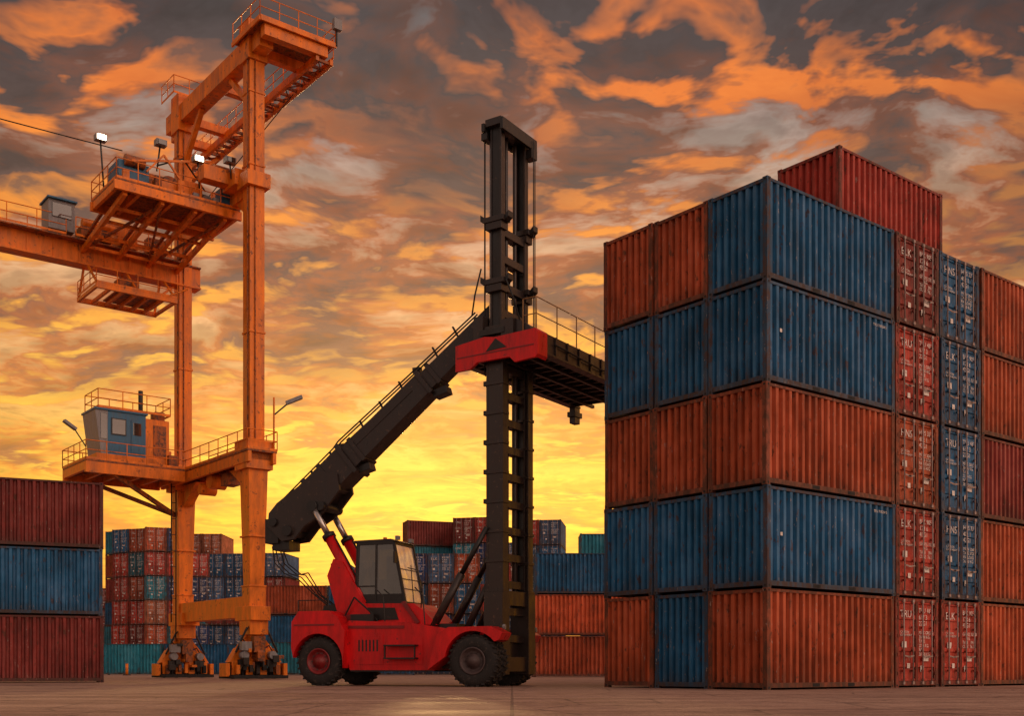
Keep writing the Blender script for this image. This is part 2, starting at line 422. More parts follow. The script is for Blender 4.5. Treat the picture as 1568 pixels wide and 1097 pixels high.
for y in (-1.6, 1.6):
    b.cyl((3.9, y, 1.98), (3.98, y, 1.98), .09, 'grey')
    b.beam((3.8, y, 1.95), (3.8, y, 2.1), .05, .05, 'black')
b.obj('chassis', rs, .025)

b = MB()
x0, xt, xb = -1.92, -.45, -.02; z0, z1 = 2.9, 5.0; ya, yb = -.82, .70
def sidep(y):
    return [(x0, y, z0), (xb, y, z0), (xt, y, z1), (x0 + .08, y, z1)]
for y in (ya, yb):
    P = sidep(y)
    for i in range(4): b.beam(P[i], P[(i + 1) % 4], .09, .10, 'black')
    b.beam((-1.15, y, z0), (-1.12, y, z1), .06, .08, 'black')
    b.beam((-1.9, y, 3.5), (-1.15, y, 3.5), .05, .05, 'black')
    b.prism([(x0, z0), (xb, z0), (xb - .07, 3.22), (x0, 3.22)], y - .015, y + .015, 'black')
    b.face([(x0 + .02, y, 3.2), (xb - .06, y, 3.2), (xt, y, z1 - .03), (x0 + .07, y, z1 - .03)], 'glass')
for x, z in ((x0, z0), (xb, z0), (xt, z1), (x0 + .08, z1)): b.beam((x, ya, z), (x, yb, z), .085, .085, 'black')
b.face([(xb, ya, z0), (xb, yb, z0), (xt, yb, z1), (xt, ya, z1)], 'windscreen')
b.face([(x0, ya, z0 + .3), (x0, yb, z0 + .3), (x0 + .08, yb, z1), (x0 + .08, ya, z1)], 'glass')
b.prism([(x0 - .1, 5.03), (x0 - .06, 5.12), (xt - .1, 5.14), (xt + .12, 5.05)], ya - .05, yb + .05, 'black')
for zz in (3.4, 3.75, 4.1):
    f = (zz - z0) / (z1 - z0); xx = xb + (xt - xb) * f + .03
    b.cyl((xx, ya, zz), (xx, yb, zz), .012, 'black', seg=6)
b.cyl((xb - .0, -.1, z0 + .05), (-.30, .25, 4.3), .013, 'black', seg=6)
b.box((-1.55, -.35, 3.2), (-1.0, .25, 3.4), 'cdark'); b.beam((-1.5, -.05, 3.4), (-1.68, -.05, 4.2), .5, .14, 'cdark')
b.box((-1.64, -.18, 4.2), (-1.52, .08, 4.4), 'cdark')
b.beam((-.5, -.05, 2.95), (-.72, -.05, 3.7), .08, .08, 'cdark')
b.cyl((-.76, -.05, 3.68), (-.72, -.05, 3.72), .2, 'cdark', seg=20)
b.box((-1.5, -.6, 3.0), (-.9, -.42, 3.65), 'cdark')
b.box((x0 + .05, ya + .05, 2.93), (xb - .05, yb - .05, 2.97), 'black')
b.beam((-.4, ya - .02, 4.7), (-.2, ya - .35, 4.6), .03, .03, 'black'); b.box((-.24, ya - .5, 4.25), (-.18, ya - .3, 4.65), 'black')
b.cyl((-1.2, .0, 5.12), (-1.2, .0, 5.3), .07, 'orange')
for y in (-.6, .5): b.box((xt - .02, y - .1, 5.12), (xt + .1, y + .1, 5.26), 'grey')
b.obj('cab', rs, .012)

def wheel(name, x, y, side, duals=False, hub='dred'):
    b = MB(); R = .86; w = .52
    def tyre(yo):
        prof = [(.42, -w / 2 + .05), (.50, -w / 2), (.70, -w / 2 - .01), (.80, -w / 2 + .05), (R, -w / 2 + .10), (R, w / 2 - .10), (.80, w / 2 - .05), (.70, w / 2 + .01), (.50, w / 2), (.42, w / 2 - .05)]
        b.lathe(prof, (x, yo, R), 1, 'rubber', 44)
        for j in range(26):
            for sgn in (-1, 1):
                t = 2 * math.pi * (j + (.5 if sgn > 0 else 0)) / 26; c_, s2 = math.cos(t), math.sin(t)
                t2 = t + .08; c2, s3 = math.cos(t2), math.sin(t2)
                b.beam((x + c_ * R, yo + sgn * .02, R + s2 * R), (x + c2 * (R - .015), yo + sgn * (w / 2 - .03), R + s3 * (R - .015)), .10, .05, 'rubber')
    tyre(y)
    if duals: tyre(y - side * .58)
    yf = y + side * w / 2
    b.lathe([(.43, 0), (.40, -.02), (.37, -.10), (.24, -.13), (.23, -.03), (.15, -.0), (.14, .04), (.001, .05)], (x, yf, R), side, hub, 32)
    b.lathe([(.46, .005), (.44, .03), (.41, .01)], (x, yf, R), side, hub, 32)
    for j in range(10):
        t = 2 * math.pi * j / 10
        b.cyl((x + .3 * math.cos(t), yf - side * .13, R + .3 * math.sin(t)), (x + .3 * math.cos(t), yf - side * .08, R + .3 * math.sin(t)), .025, 'hub', seg=6)
    b.cyl((x, y - side * .2, R), (x, y + side * .1, R), .41, 'hub', seg=24)
    b.obj(name, rs)
wheel('rear_wheel_near', -2.97, -1.38, -1); wheel('rear_wheel_far', -2.97, 1.38, 1)
wheel('front_wheel_near', 2.97, -1.74, -1, True, 'hub'); wheel('front_wheel_far', 2.97, 1.74, 1, True, 'hub')

b = MB()
B0 = Vector((-5.2, 0, 5.9)); B1 = Vector((2.45, 0, 12.27)); bd = (B1 - B0).normalized(); bn = Vector((-bd.z, 0, bd.x))
def BT(t, n=0, y=0): return B0 + bd * t + bn * n + Vector((0, y, 0))
b.beam(BT(.3), BT(3.5), .95, 1.16, 'steel', .95, 1.10)
b.beam(BT(3.3), BT(7.4), .82, .92, 'steel', .80, .84)
b.beam(BT(7.2), BT(10.9), .66, .72, 'steel', .62, .66)
for t, w, h in ((3.4, 1.06, 1.28), (3.9, .92, 1.04), (7.3, .92, 1.0), (7.75, .76, .86), (1.6, 1.04, 1.30), (2.4, 1.02, 1.24)):
    b.beam(BT(t), BT(t + .16), w, h, 'steel')
for t in (3.45, 7.35):
    b.beam(BT(t, -.5), BT(t + .5, -.72), .5, .25, 'black'); b.beam(BT(t, .6), BT(t + .12, .75), .3, .2, 'steel')
for y in (-.56, .44):
    pl = [BT(-.45, .25), BT(-.35, -.55), BT(.1, -.85), BT(.7, -.75), BT(1.5, -.90), BT(2.6, -.72), BT(2.9, -.2), BT(2.4, .40), BT(.4, .66), BT(-.1, .6)]
    b.prism([(p.x, p.z) for p in pl], y, y + .12, 'steel')
b.cyl(BT(.1, -.45, -.7), BT(.1, -.45, .7), .2, 'black'); b.cyl(BT(-.15, .2, -.66), BT(-.15, .2, .66), .16, 'black'); b.cyl(BT(1.7, -.70, -.72), BT(1.7, -.70, .72), .17, 'black')
b.box((-5.85, -.5, 5.2), (-5.3, .5, 6.1), 'black'); b.box((-5.6, -.4, 4.95), (-4.9, .4, 5.3), 'black')
for y in (-.3, -.1, .2): b.tube([BT(.5, .72, y), BT(3.3, .72, y), BT(3.6, .78, y), BT(7.2, .62, y), BT(10.3, .5, y)], .03, 'cable')
for t in (1, 2, 3, 4.6, 5.6, 6.6, 8.3, 9.3): b.beam(BT(t, .36, -.2), BT(t + .08, .78, -.2), .1, .06, 'black')
b.prism([(p.x, p.z) for p in (BT(4.0, .1), BT(4.2, .34), BT(6.9, .30), BT(6.9, .05))], -.425, -.405, 'steel')
for i, y in enumerate((-.4, -.2, .1, .3)):
    b.tube([(-5.6, y, 5.1), (-5.5 + .05 * i, y, 4.5), (-5.1 + .1 * i, y, 4.1), (-4.5, y, 3.85 + .1 * i), (-3.9, y * .8, 3.3), (-3.2, y, 2.8)], .025, 'cable')
b.obj('boom', rs, .02)
b = MB()
for y in (-.68, .68):
    p = Vector((-1.3, y, 2.35)); q = Vector((-3.75, y, 6.45)); d = q - p
    b.cyl(p, p + d * .72, .20, 'red', seg=20); b.cyl(p + d * .71, p + d * .745, .24, 'black', seg=20); b.cyl(p + d * .74, q, .115, 'chrome', seg=20)
    b.cyl(q + Vector((0, -.12, 0)), q + Vector((0, .12, 0)), .2, 'black'); b.tube([p + d * .05 + Vector((.2, -.1, .1)), p + d * .7 + Vector((.2, -.1, .1))], .03, 'cable')
b.obj('lift_cylinders', rs)
b = MB()
for y in (-.85, .85):
    b.cyl((1.0, y, 1.95), (2.1, y * .95, 3.85), .14, 'steel'); b.cyl((2.1, y * .95, 3.85), (3.0, y * .9, 5.4), .09, 'black')
    b.cyl((2.05, y * .6, 1.7), (3.1, y * .6, 3.8), .12, 'steel')
b.obj('tilt_struts', rs)

mt = empty('mast', (0, 0, 0), 0, rs)
mw = Matrix.Rotation(A20, 4, 'Z') @ Vector((-.07 + 3.41, 39.0 - 40.07, 0))
mt.location = (mw.x, mw.y, 0); mt.rotation_euler = (0, 0, -math.radians(13))
b = MB()
for s_ in (-1, 1):
    y = s_ * .80
    for (xa, xb2) in ((-.34, -.26), (.26, .34)): b.box((xa, y - .16, .4), (xb2, y + .16, 11.6), 'steel')
    b.box((-.26, y + s_ * .10, .42), (.26, y + s_ * .155, 11.58), 'steel')
    for z in [1.2 + i * 1.0 for i in range(11)]:
        b.box((-.37, y - .19, z), (.37, y + .19, z + .10), 'steel')
        if s_ < 0: b.box((-.50, y - .1, z + .02), (-.34, y + .1, z + .18), 'black')
    for (xa, xb2) in ((-.24, -.17), (.15, .22)): b.box((xa, y - .13 - s_ * .06, 2.0), (xb2, y + .09 - s_ * .06, 19.0), 'steel')
    b.box((-.17, y - .04, 2.0), (.15, y + .02, 19.0), 'black')
    for z in (12.0, 13.6, 15.7):
        b.box((-.42, y - .24, z), (.40, y + .22, z + .18), 'steel'); b.box((-.34, y - .2, z - .25), (.3, y + .18, z), 'steel')
        b.prism([(-.42, z + .18), (-.60, z + .36), (-.60, z + .14), (-.42, z)], y - .14, y + .14, 'black')
        b.prism([(.40, z + .18), (.55, z + .3), (.55, z + .1), (.40, z)], y - .14, y + .14, 'black')
b.box((-.38, -1.05, .4), (.38, -.6, 3.2), 'steel'); b.box((-.38, .6, .4), (.38, 1.05, 3.2), 'steel')
for z in (.5, 2.75): b.box((-.3, -.62, z), (.3, .62, z + .5), 'steel')
for i in range(16):
    z = 1.5 + i * .92
    b.box((.02, -.66, z), (.18, .66, z + .26), 'steel')
    b.box((-.2, -.66, z + .02), (.02, .66, z + .06), 'black')
for y in (-.42, -.25, .3):
    b.cyl((.0, y, 3.0), (.0, y, 12.2), .10, 'steel'); b.cyl((.0, y, 12.2), (.0, y, 18.8), .07, 'steel')
b.cyl((-.3, -.72, 11.4), (-.3, -.72, 18.9), .06, 'chrome'); b.cyl((-.32, -.5, 11.0), (-.32, -.5, 18.8), .09, 'steel')
for x, y in ((-.5, -.8), (-.55, -.7), (-.45, -.9), (.42, .9), (.46, .78), (.4, 1.0)): b.cyl((x, y, 10.6), (x, y, 19.0), .016, 'cable', seg=5)
b.box((-.34, -1.02, 18.95), (.30, 1.05, 19.2), 'steel'); b.box((-.46, -1.08, 18.8), (-.34, 1.1, 19.08), 'black'); b.box((.30, -1.08, 18.72), (.42, 1.1, 19.12), 'black')
b.box((-.52, -1.0, 18.55), (-.28, -.6, 18.8), 'black'); b.box((.1, .7, 18.4), (.45, 1.06, 18.72), 'black')
b.cyl((-.1, -.7, 19.2), (-.1, -.3, 19.2), .18, 'black'); b.cyl((-.1, .3, 19.2), (-.1, .7, 19.2), .18, 'black')
b.obj('mast_frame', mt, .012)

b = MB()
zl, zh = 10.75, 11.75; xA, xB = -1.4, 1.82; yN, yF = -1.15, 6.9
b.prism([(xA, zl), (xA, zh - .12), (-.2, zh + .02), (.2, zh - .05), (xB, zh), (xB, zl + .05), (1.0, zl + .0), (.8, zl + .2), (-.5, zl + .2), (-.8, zl)], yN - .12, yN, 'red')
b.prism([(-.15, zh - .5), (.25, zh - .1), (.7, zh - .45)], yN - .135, yN - .118, 'black')
b.prism([(xA + .06, zl + .42), (xA + .06, zl + .47), (xB - .05, zl + .5), (xB - .05, zl + .45)], yN - .132, yN - .118, 'dred')
b.prism([(xB, zl + .05), (xB + .08, zl + .15), (xB + .08, zh - .1), (xB, zh)], yN - .12, yN + .5, 'red')
for x in (xA, xB - .25):
    b.box((x, yN, zl + .35), (x + .25, yF, zh - .02), 'steel'); b.box((x - .04, yN + .02, zl + .28), (x + .29, yF, zl + .35), 'steel')
b.box((xA + .25, yN, zh - .16), (xB - .25, yF, zh - .08), 'black')
for i in range(14):
    y = yN + .2 + i * .57
    b.box((xA + .25, y, zl + .3), (xB - .25, y + .10, zl + .5), 'steel')
    if i < 13:
        s_ = 1 if i % 2 else -1
        b.beam((.25 - s_ * 1.4, y + .1, zl + .40), (.25 + s_ * 1.4, y + .57, zl + .40), .06, .06, 'black')
for x in (-.6, .25, 1.1): b.box((x, yN, zl + .22), (x + .12, yF, zl + .34), 'steel')
for x in (xA, xB - .2):
    b.box((x, yF - .4, zl - .35), (x + .25, yF, zl + .35), 'steel'); b.box((x - .05, yF - .5, zl - .1), (x + .3, yF + .1, zl + .1), 'black')
for i in range(8):
    y = yN + 1.1 + i * .8
    b.box((xB, y, zl + .36), (xB + .05, y + .08, zh - .03), 'steel')
b.tube([(xB + .06, yN + 1.0, zh - .3), (xB + .1, 3, zh - .45), (xB + .06, yF, zh - .3)], .03, 'cable')
b.box((-.75, -1.12, zh), (-.38, 1.1, zh + .8), 'steel'); b.box((.36, -1.12, zh - .3), (.85, 1.1, zh + .55), 'steel')
b.prism([(.85, zh), (.85, zh + .55), (1.3, zh + .3), (1.6, zh)], -1.0, -.8, 'steel')
b.prism([(-1.35, zh - .1), (-.75, zh + .9), (-.4, zh + 1.2), (-.4, zh)], -.5, -.3, 'steel'); b.prism([(-1.35, zh - .1), (-.75, zh + .9), (-.4, zh + 1.2), (-.4, zh)], .3, .5, 'steel')
b.box((-.5, -1.15, zh + .1), (.5, -1.0, zh + .3), 'black')
b.cyl((.9, -.9, zh + .3), (.9, .2, zh + .3), .16, 'black')
b.tube([(-.9, -1.0, zh + .9), (-.6, -1.25, zh + 1.5), (-.45, -1.1, zh + 2.4)], .03, 'cable'); b.tube([(1.0, -.9, zh + .4), (.9, -1.2, zh + 1.2), (.5, -1.0, zh + 1.9)], .03, 'cable')
for zt in (.55, 1.1):
    b.tube([(1.2, yN + .1, zh + zt), (xB - .1, yN + .1, zh + zt), (xB - .1, yF, zh + zt)], .02, 'galv')
for i in range(7):
    y = yN + .1 + i * (yF - yN - .1) / 6
    b.cyl((xB - .1, y, zh - .02), (xB - .1, y, zh + 1.1), .022, 'galv', seg=6)
b.cyl((1.2, yN + .1, zh), (1.2, yN + .1, zh + 1.1), .022, 'galv', seg=6)
b.obj('spreader', mt, .012)

# ------------------------------------------------------------------ gantry crane
cr = empty('gantry_crane', (-14.6, 64, 0), math.atan2(.785, -.62))
def rail(b, pts, h=1.1, k='orange', step=1.3, r_=.032):
    for p, q in zip(pts[:-1], pts[1:]):
        p = Vector(p); q = Vector(q); n = max(1, round((q - p).length / step))
        for i in range(n + 1):
            c = p.lerp(q, i / n); b.cyl(c, c + Vector((0, 0, h)), r_, k, seg=5)
        for f in (.5, 1.0): b.cyl(p + Vector((0, 0, h * f)), q + Vector((0, 0, h * f)), r_, k, seg=5)
        b.beam(p + Vector((0, 0, .06)), q + Vector((0, 0, .06)), .02, .14, k)
FA = 10.2
b = MB()
b.box((-.45, -.45, 12.5), (.45, .45, 36.2), 'orange'); b.box((FA - .42, -.42, 12.5), (FA + .42, .42, 36.2), 'orange')
for a, w in ((0, .45), (FA, .42)):
    for z in (19.5, 28.9, 33.0): b.box((a - w - .05, -w - .05, z), (a + w + .05, w + .05, z + .12), 'orange')
    b.beam((a, 0, 12.7), (a, 0, 4.3), 1.22, 1.22, 'orange', .82, .82)
    b.box((a - .5, -.5, 4.0), (a + .5, .5, 5.2), 'orange')
    for z in (5.2, 8.0): b.box((a - .53 - (z - 5) * .022, -.53 - (z - 5) * .022, z), (a + .53 + (z - 5) * .022, .53 + (z - 5) * .022, z + .1), 'orange')
    b.cyl((a - .3, w + .06, 13), (a - .3, w + .06, 35), .05, 'orange_d', seg=6)
    b.cyl((a - w - .05, .15, 13), (a - w - .05, .15, 35), .04, 'orange_d', seg=6)
b.box((.45, -.4, 3.5), (FA - .42, .4, 4.7), 'orange'); b.box((-.9, -.6, 3.3), (1.2, .6, 4.1), 'orange'); b.box((FA - 1.2, -.6, 3.3), (FA + .9, .6, 4.1), 'orange')
b.obj('legs', cr, .02)
b = MB()
b.box((-1.6, -.42, 35.1), (12, .42, 36.2), 'orange')
b.box((-2.4, -3.4, 35.3), (-1.9, .5, 36.0), 'orange')
for a in (0, 5, 10.2, 13): b.box((a - .25, -3.6, 35.3), (a + .25, -.42, 35.8), 'orange')
for q in (-3.7, -2.8): b.box((-2.3, q - .1, 35.0), (17.5, q + .1, 35.35), 'orange')
for i in range(26): b.box((-2.2 + i * .78, -3.6, 35.05), (-2.05 + i * .78, -2.9, 35.2), 'orange_d')
for i in range(19):
    a = -2.2 + i; s_ = 1 if i % 2 else -1
    b.beam((a, -3.25 - .4 * s_, 35.1), (a + 1, -3.25 + .4 * s_, 35.1), .06, .06, 'orange_d')
rail(b, [(-2.4, -3.75, 35.35), (17.5, -3.75, 35.35)]); rail(b, [(.5, -2.75, 35.35), (17.5, -2.75, 35.35)])
b.box((-2.5, -3.8, 36.02), (.9, .8, 36.1), 'orange_d')
b.box((-2.6, -3.85, 35.9), (-2.5, .8, 36.15), 'orange'); b.box((-2.55, .8, 35.9), (1, .9, 36.15), 'orange')
rail(b, [(.9, .85, 36.1), (-2.55, .85, 36.1), (-2.55, -3.8, 36.1), (0, -3.8, 36.1)])
b.box((-.6, -.6, 34.8), (.6, .6, 37.0), 'orange'); b.box((FA - .6, -.55, 34.6), (FA + .6, .55, 36.9), 'orange')
rail(b, [(FA - 1, -1, 36.6), (FA - 1, 1.0, 36.6), (FA + 1, 1.0, 36.6)])
b.beam((3, 0, 35.1), (0, 0, 32.3), .3, .3, 'orange'); b.beam((FA - 3, 0, 35.1), (FA, 0, 32.3), .3, .3, 'orange')
b.beam((13, -3.6, 35.1), (FA, 0, 31.5), .2, .2, 'orange')
b.box((-2.8, -4.1, 36.9), (-2.5, -3.6, 37.5), 'grey')
b.cyl((-2.6, -3.85, 36), (-2.6, -3.85, 37.2), .05, 'black')
b.obj('top_girders', cr, .015)
b = MB()
b.box((.45, -.3, 27.4), (FA - .42, .3, 28.3), 'orange'); b.box((-.7, -.7, 27.7), (.7, .7, 28.5), 'orange')
b.prism([(.45, 27.4), (.45, 26.3), (1.9, 27.4)], -.2, .2, 'orange')
b.box((.5, .3, 28.0), (2.2, .9, 28.9), 'orange'); b.box((1.3, .9, 28.2), (2.1, 2.4, 29.0), 'orange'); b.cyl((2, .5, 28.9), (2, 1.6, 28.9), .5, 'orange_d', seg=16)
PA, PB, PZ = (2.2, 6.3), (-.2, 7.0), 27.2
b.box((PA[0], PB[0], PZ), (PA[1], PB[1], PZ + .10), 'orange_d')
for a in (PA[0], PA[1] - .2): b.box((a, PB[0] - .1, PZ - .5), (a + .2, PB[1] + .1, PZ - .004), 'orange')
for q in (PB[0], 1.7, 3.6, 5.5, PB[1] - .2): b.box((PA[0] + .2, q, PZ - .42), (PA[1] - .2, q + .2, PZ - .01), 'orange')
rail(b, [(PA[1], PB[0], PZ + .1), (PA[0], PB[0], PZ + .1), (PA[0], PB[1], PZ + .1), (PA[1], PB[1], PZ + .1)], step=1.2)
rail(b, [(PA[1], PB[0], PZ + .1), (PA[1], PB[1], PZ + .1)])
b.box((3.0, 4.9, PZ + .1), (4.8, 6.6, PZ + 1.5), 'cblue'); b.cyl((3.2, 3.6, PZ + .8), (5.4, 3.6, PZ + .8), .6, 'orange_d', seg=18)
b.cyl((2.9, 5.2, PZ + 1.5), (2.9, 6.3, PZ + 1.5), .3, 'orange_d')
b.box((3.4, 1.6, PZ + .1), (5.4, 2.7, PZ + 1.5), 'orange'); b.cyl((3.6, 1.2, PZ + .7), (5, 1.2, PZ + .7), .35, 'grey')
b.box((2.5, .1, PZ + .1), (3.2, .9, PZ + 1.2), 'cblue'); b.box((4.9, 3.2, PZ + .1), (6.0, 5.4, PZ + 2.0), 'orange_d'); b.box((2.7, 2.7, PZ + .1), (3.1, 4.7, PZ + .8), 'orange')
for q in (1.0, 2.2, 3.1, 4.4, 6.2): b.box((2.4, q, PZ + .1), (2.65, q + .35, PZ + .9 + .4 * math.sin(q * 5)), random.choice(['grey', 'orange', 'orange_d']))
for i in range(10):
    a_, q_ = random.uniform(2.6, 5.6), random.uniform(.2, 6.4); h_ = random.uniform(.4, 1.6); b.box((a_, q_, PZ + .1), (a_ + random.uniform(.1, .5), q_ + random.uniform(.1, .5), PZ + .1 + h_), random.choice(['grey', 'orange', 'orange_d', 'black']))
b.tube([(2.6, 4.6, PZ + 1.5), (2.8, 3.0, PZ + 2.4), (4.4, 1.0, PZ + 1.6)], .05, 'cable')
b.beam((2.6, 5.2, PZ + 1.0), (2.6, 4.2, PZ + 2.2), .1, .1, 'orange'); b.beam((2.6, 3.2, PZ + 1.0), (2.6, 4.2, PZ + 2.2), .1, .1, 'orange')
b.beam((2.6, 6.0, PZ + 1.4), (2.6, 1.4, PZ + 2.6), .1, .12, 'orange'); b.beam((2.6, 2.6, PZ + .2), (2.6, 1.4, PZ + 2.6), .1, .1, 'orange')
for q in (.6, 2.4, 4.3, 6.4):
    b.beam((PA[0] + .3, q, PZ - .5), (FA - .2, q, 25.6), .22, .3, 'orange')
    b.beam((PA[1], q, PZ - .4), (FA, q, 26.1), .16, .16, 'orange_d')
for q0, q1 in ((.6, 2.4), (4.3, 2.4), (4.3, 6.4)):
    b.beam((PA[0] + .5, q0, PZ - .6), (FA - .3, q1, 25.7), .12, .14, 'orange_d')
for a in (4.4, 6.0, 7.8, 9.2):
    zz = PZ - .5 + (25.6 - PZ + .5) * (a - 3.1) / (FA - 3.3); b.beam((a, .6, zz), (a, 6.4, zz), .14, .18, 'orange')
b.obj('trolley_platform', cr, .012)
b = MB()
b.box((FA - .35, -1.0, 24.9), (FA + .35, 24, 26.1), 'orange'); b.box((FA - .5, -1.0, 26.1), (FA + .5, 24, 26.2), 'orange_d'); b.box((FA - .5, -1, 24.8), (FA + .5, 24, 24.9), 'orange')
for i in range(16): b.box((FA - .42, .5 + i * 1.5, 24.9), (FA - .35, .6 + i * 1.5, 26.1), 'orange')
rail(b, [(FA - .9, 7.5, 26.2), (FA - .9, 24, 26.2)], step=1.6); b.box((FA - 1.1, 0, 26.0), (FA - .5, 24, 26.1), 'orange_d'); rail(b, [(FA + .5, -.5, 26.2), (FA + .5, 24, 26.2)], step=1.6)
b.box((FA - .9, 7.0, 26.4), (FA + .5, 8.5, 28.1), 'grey'); b.box((FA - .97, 7.2, 27.1), (FA - .9, 8.3, 27.9), 'glass'); b.box((FA - 1.1, 6.9, 28.1), (FA + .6, 8.6, 28.2), 'cblue')
b.box((FA - .7, 3.2, 26.3), (FA + .4, 4.4, 27.5), 'orange'); b.box((FA - .8, 4.8, 26.3), (FA + .4, 6.6, 27.0), 'orange_d'); b.cyl((FA - .6, 4.5, 27.2), (FA - .6, 6.5, 27.2), .28, 'orange')
b.box((FA - .9, 1.4, 26.3), (FA - .2, 2.6, 27.2), 'orange_d')
rail(b, [(FA - 1.1, 1.2, 26.2), (FA - 1.1, 7, 26.2)])
a0, a1, q0, q1, z = 7.6, 11.0, 1.4, 6.3, 22.9
for a in (a0, a1): b.box((a, q0, z), (a + .18, q1, z + .3), 'orange')
for i in range(7): b.box((a0 + .18, q0 + i * (q1 - q0 - .15) / 6, z + .02), (a1, q0 + .15 + i * (q1 - q0 - .15) / 6, z + .22), 'orange')
b.box((a0 + .9, q0 + .5, z + .22), (a1 - .3, q1 - 1.4, z + .30), 'orange_d')
for a in (a0 + .1, a1 + .1):
    for q in (q0 + .1, (q0 + q1) / 2, q1 - .1):
        b.beam((a, q, z + .3), (FA + (.3 if a > FA else -.3), q - .1, 24.9), .12, .12, 'orange')
rail(b, [(a0, q0, z + .3), (a0, q1, z + .3), (a1, q1, z + .3)], h=.9)
b.box((a0 + 1, q0 + 2, z + .3), (a0 + 2, q0 + 3.2, z + 1.2), 'orange_d')
b.beam((FA, .6, 24.8), (FA - .2, 2.4, 23.2), .14, .14, 'orange'); b.beam((FA - .2, -.3, 24.8), (FA - 3, 2, 23.2), .06, .06, 'orange')
b.obj('main_girder', cr, .012)
b = MB()
z = 12.7
b.box((-1.1, -.9, z), (FA + 1.6, .9, z + .12), 'orange_d')
for q in (-.85, .65): b.box((-1.1, q, z - .6), (FA + 1.6, q + .2, z - .004), 'orange')
for i in range(9): b.box((-.8 + i * 1.4, -.65, z - .4), (-.65 + i * 1.4, .65, z - .004), 'orange_d')
b.box((-.8, -.8, z - .9), (.8, .8, z + .7), 'orange'); b.box((FA - .8, -.8, z - .9), (FA + .8, .8, z + .7), 'orange')
b.prism([(.8, z - .6), (.8, z - 1.7), (2.6, z - .6)], -.3, .3, 'orange'); b.prism([(FA - .8, z - .6), (FA - .8, z - 1.9), (FA - 2.8, z - .6)], -.3, .3, 'orange')
b.box((3, -.6, z - 1.3), (4, .2, z - .6), 'orange_d'); b.cyl((5, -.5, z - .9), (5, .5, z - .9), .45, 'orange'); b.cyl((6.4, -.5, z - 1.2), (6.4, .5, z - 1.2), .35, 'orange')
rail(b, [(-1.1, .9, z + .12), (-1.1, -.9, z + .12), (8.3, -.9, z + .12)]); rail(b, [(-1.1, .9, z + .12), (8, .9, z + .12)])
A0, A1_, Q0, Q1 = 7.6, 12.0, .9, 6.9
b.box((A0, Q0, z), (A1_, Q1, z + .12), 'orange_d')
for a in (A0, A1_ - .25): b.box((a, Q0, z - .65), (a + .25, Q1, z - .004), 'orange')
for i in range(6): b.box((A0 + .25, Q0 + i * (Q1 - Q0 - .2) / 5, z - .5), (A1_ - .25, Q0 + .2 + i * (Q1 - Q0 - .2) / 5, z - .01), 'orange')
for i in range(5):
    qa = Q0 + .1 + i * 1.1; b.beam((A0 + .3, qa, z - .3), (A1_ - .3, qa + 1.0, z - .3), .1, .1, 'orange_d')
b.beam((FA, .5, z - 2.4), (A0 + .2, 5.2, z - .6), .2, .25, 'orange_d'); b.beam((FA, .5, z - 2.4), (A1_ - .2, 5.2, z - .6), .2, .25, 'orange_d')
rail(b, [(A0, Q0, z + .12), (A0, Q1, z + .12), (A1_, Q1, z + .12), (A1_, Q0, z + .12)], step=1.1)
b.box((8.2, 1.1, z + .12), (8.8, 1.7, z + 1.0), 'orange_d'); b.box((9.6, 1.0, z + .12), (10.6, 1.5, z + 1.5), 'orange')
b.cyl((-.9, -.8, z), (-.9, -.8, z + 3.2), .06, 'orange', seg=6); b.beam((-.9, -.8, z + 2.2), (-1.3, -1.6, z + 3.0), .08, .08, 'black'); b.beam((-1.2, -1.4, z + 2.9), (-1.6, -2.2, z + 3.3), .32, .2, 'grey')
b.beam((A0, Q1, z + .8), (A0 - .1, Q1 + .8, z + 1.9), .06, .06, 'black'); b.beam((A0 - .1, Q1 + .6, z + 1.7), (A0 - .2, Q1 + 1.3, z + 2.1), .3, .16, 'grey')
b.obj('cabin_deck', cr, .012)
b = MB()
z = 13.4; g0 = -.9
def Q(v): return v + g0
b.box((8.5, Q(2.2), z - .5), (11.0, Q(6.9), z), 'orange')
b.prism([(8.6, z), (8.6, z + 2.6), (10.9, z + 2.6), (10.9, z)], Q(3.9), Q(6.2), 'cblue')
b.hexa([(8.6, Q(6.2), z), (10.9, Q(6.2), z), (10.9, Q(6.6), z), (8.6, Q(6.6), z), (8.6, Q(6.2), z + 2.6), (10.9, Q(6.2), z + 2.6), (10.9, Q(6.95), z + 2.6), (8.6, Q(6.95), z + 2.6)], 'grey')
b.box((8.57, Q(6.25), z + .9), (8.6, Q(6.62), z + 2.4), 'glass')
b.box((8.56, Q(5.1), z + 1.2), (8.6, Q(6.0), z + 2.2), 'black'); b.box((8.55, Q(5.16), z + 1.26), (8.56, Q(5.94), z + 2.14), 'glass')
b.box((8.56, Q(4.1), z + .2), (8.6, Q(4.8), z + 2.2), 'cblue'); b.box((8.54, Q(4.2), z + 1.3), (8.56, Q(4.7), z + 2.05), 'glass')
b.box((8.5, Q(3.8), z + 2.6), (11.0, Q(7.0), z + 2.72), 'cblue')
b.box((8.7, Q(2.4), z), (10.7, Q(3.88), z + 2.45), 'orange'); b.box((8.66, Q(2.6), z + .2), (8.7, Q(3.4), z + 2.1), 'orange_d')
rail(b, [(8.5, Q(2.4), z + 2.72), (8.5, Q(6.8), z + 2.72), (10.9, Q(6.8), z + 2.72), (10.9, Q(2.4), z + 2.72), (8.5, Q(2.4), z + 2.72)], h=1.1)
b.cyl((9.2, Q(4.0), z + 2.72), (9.2, Q(4.0), z + 4.2), .14, 'black'); b.box((8.9, Q(2.6), z + 2.45), (9.7, Q(3.2), z + 3.0), 'orange_d')
b.obj('operator_cabin', cr, .012)
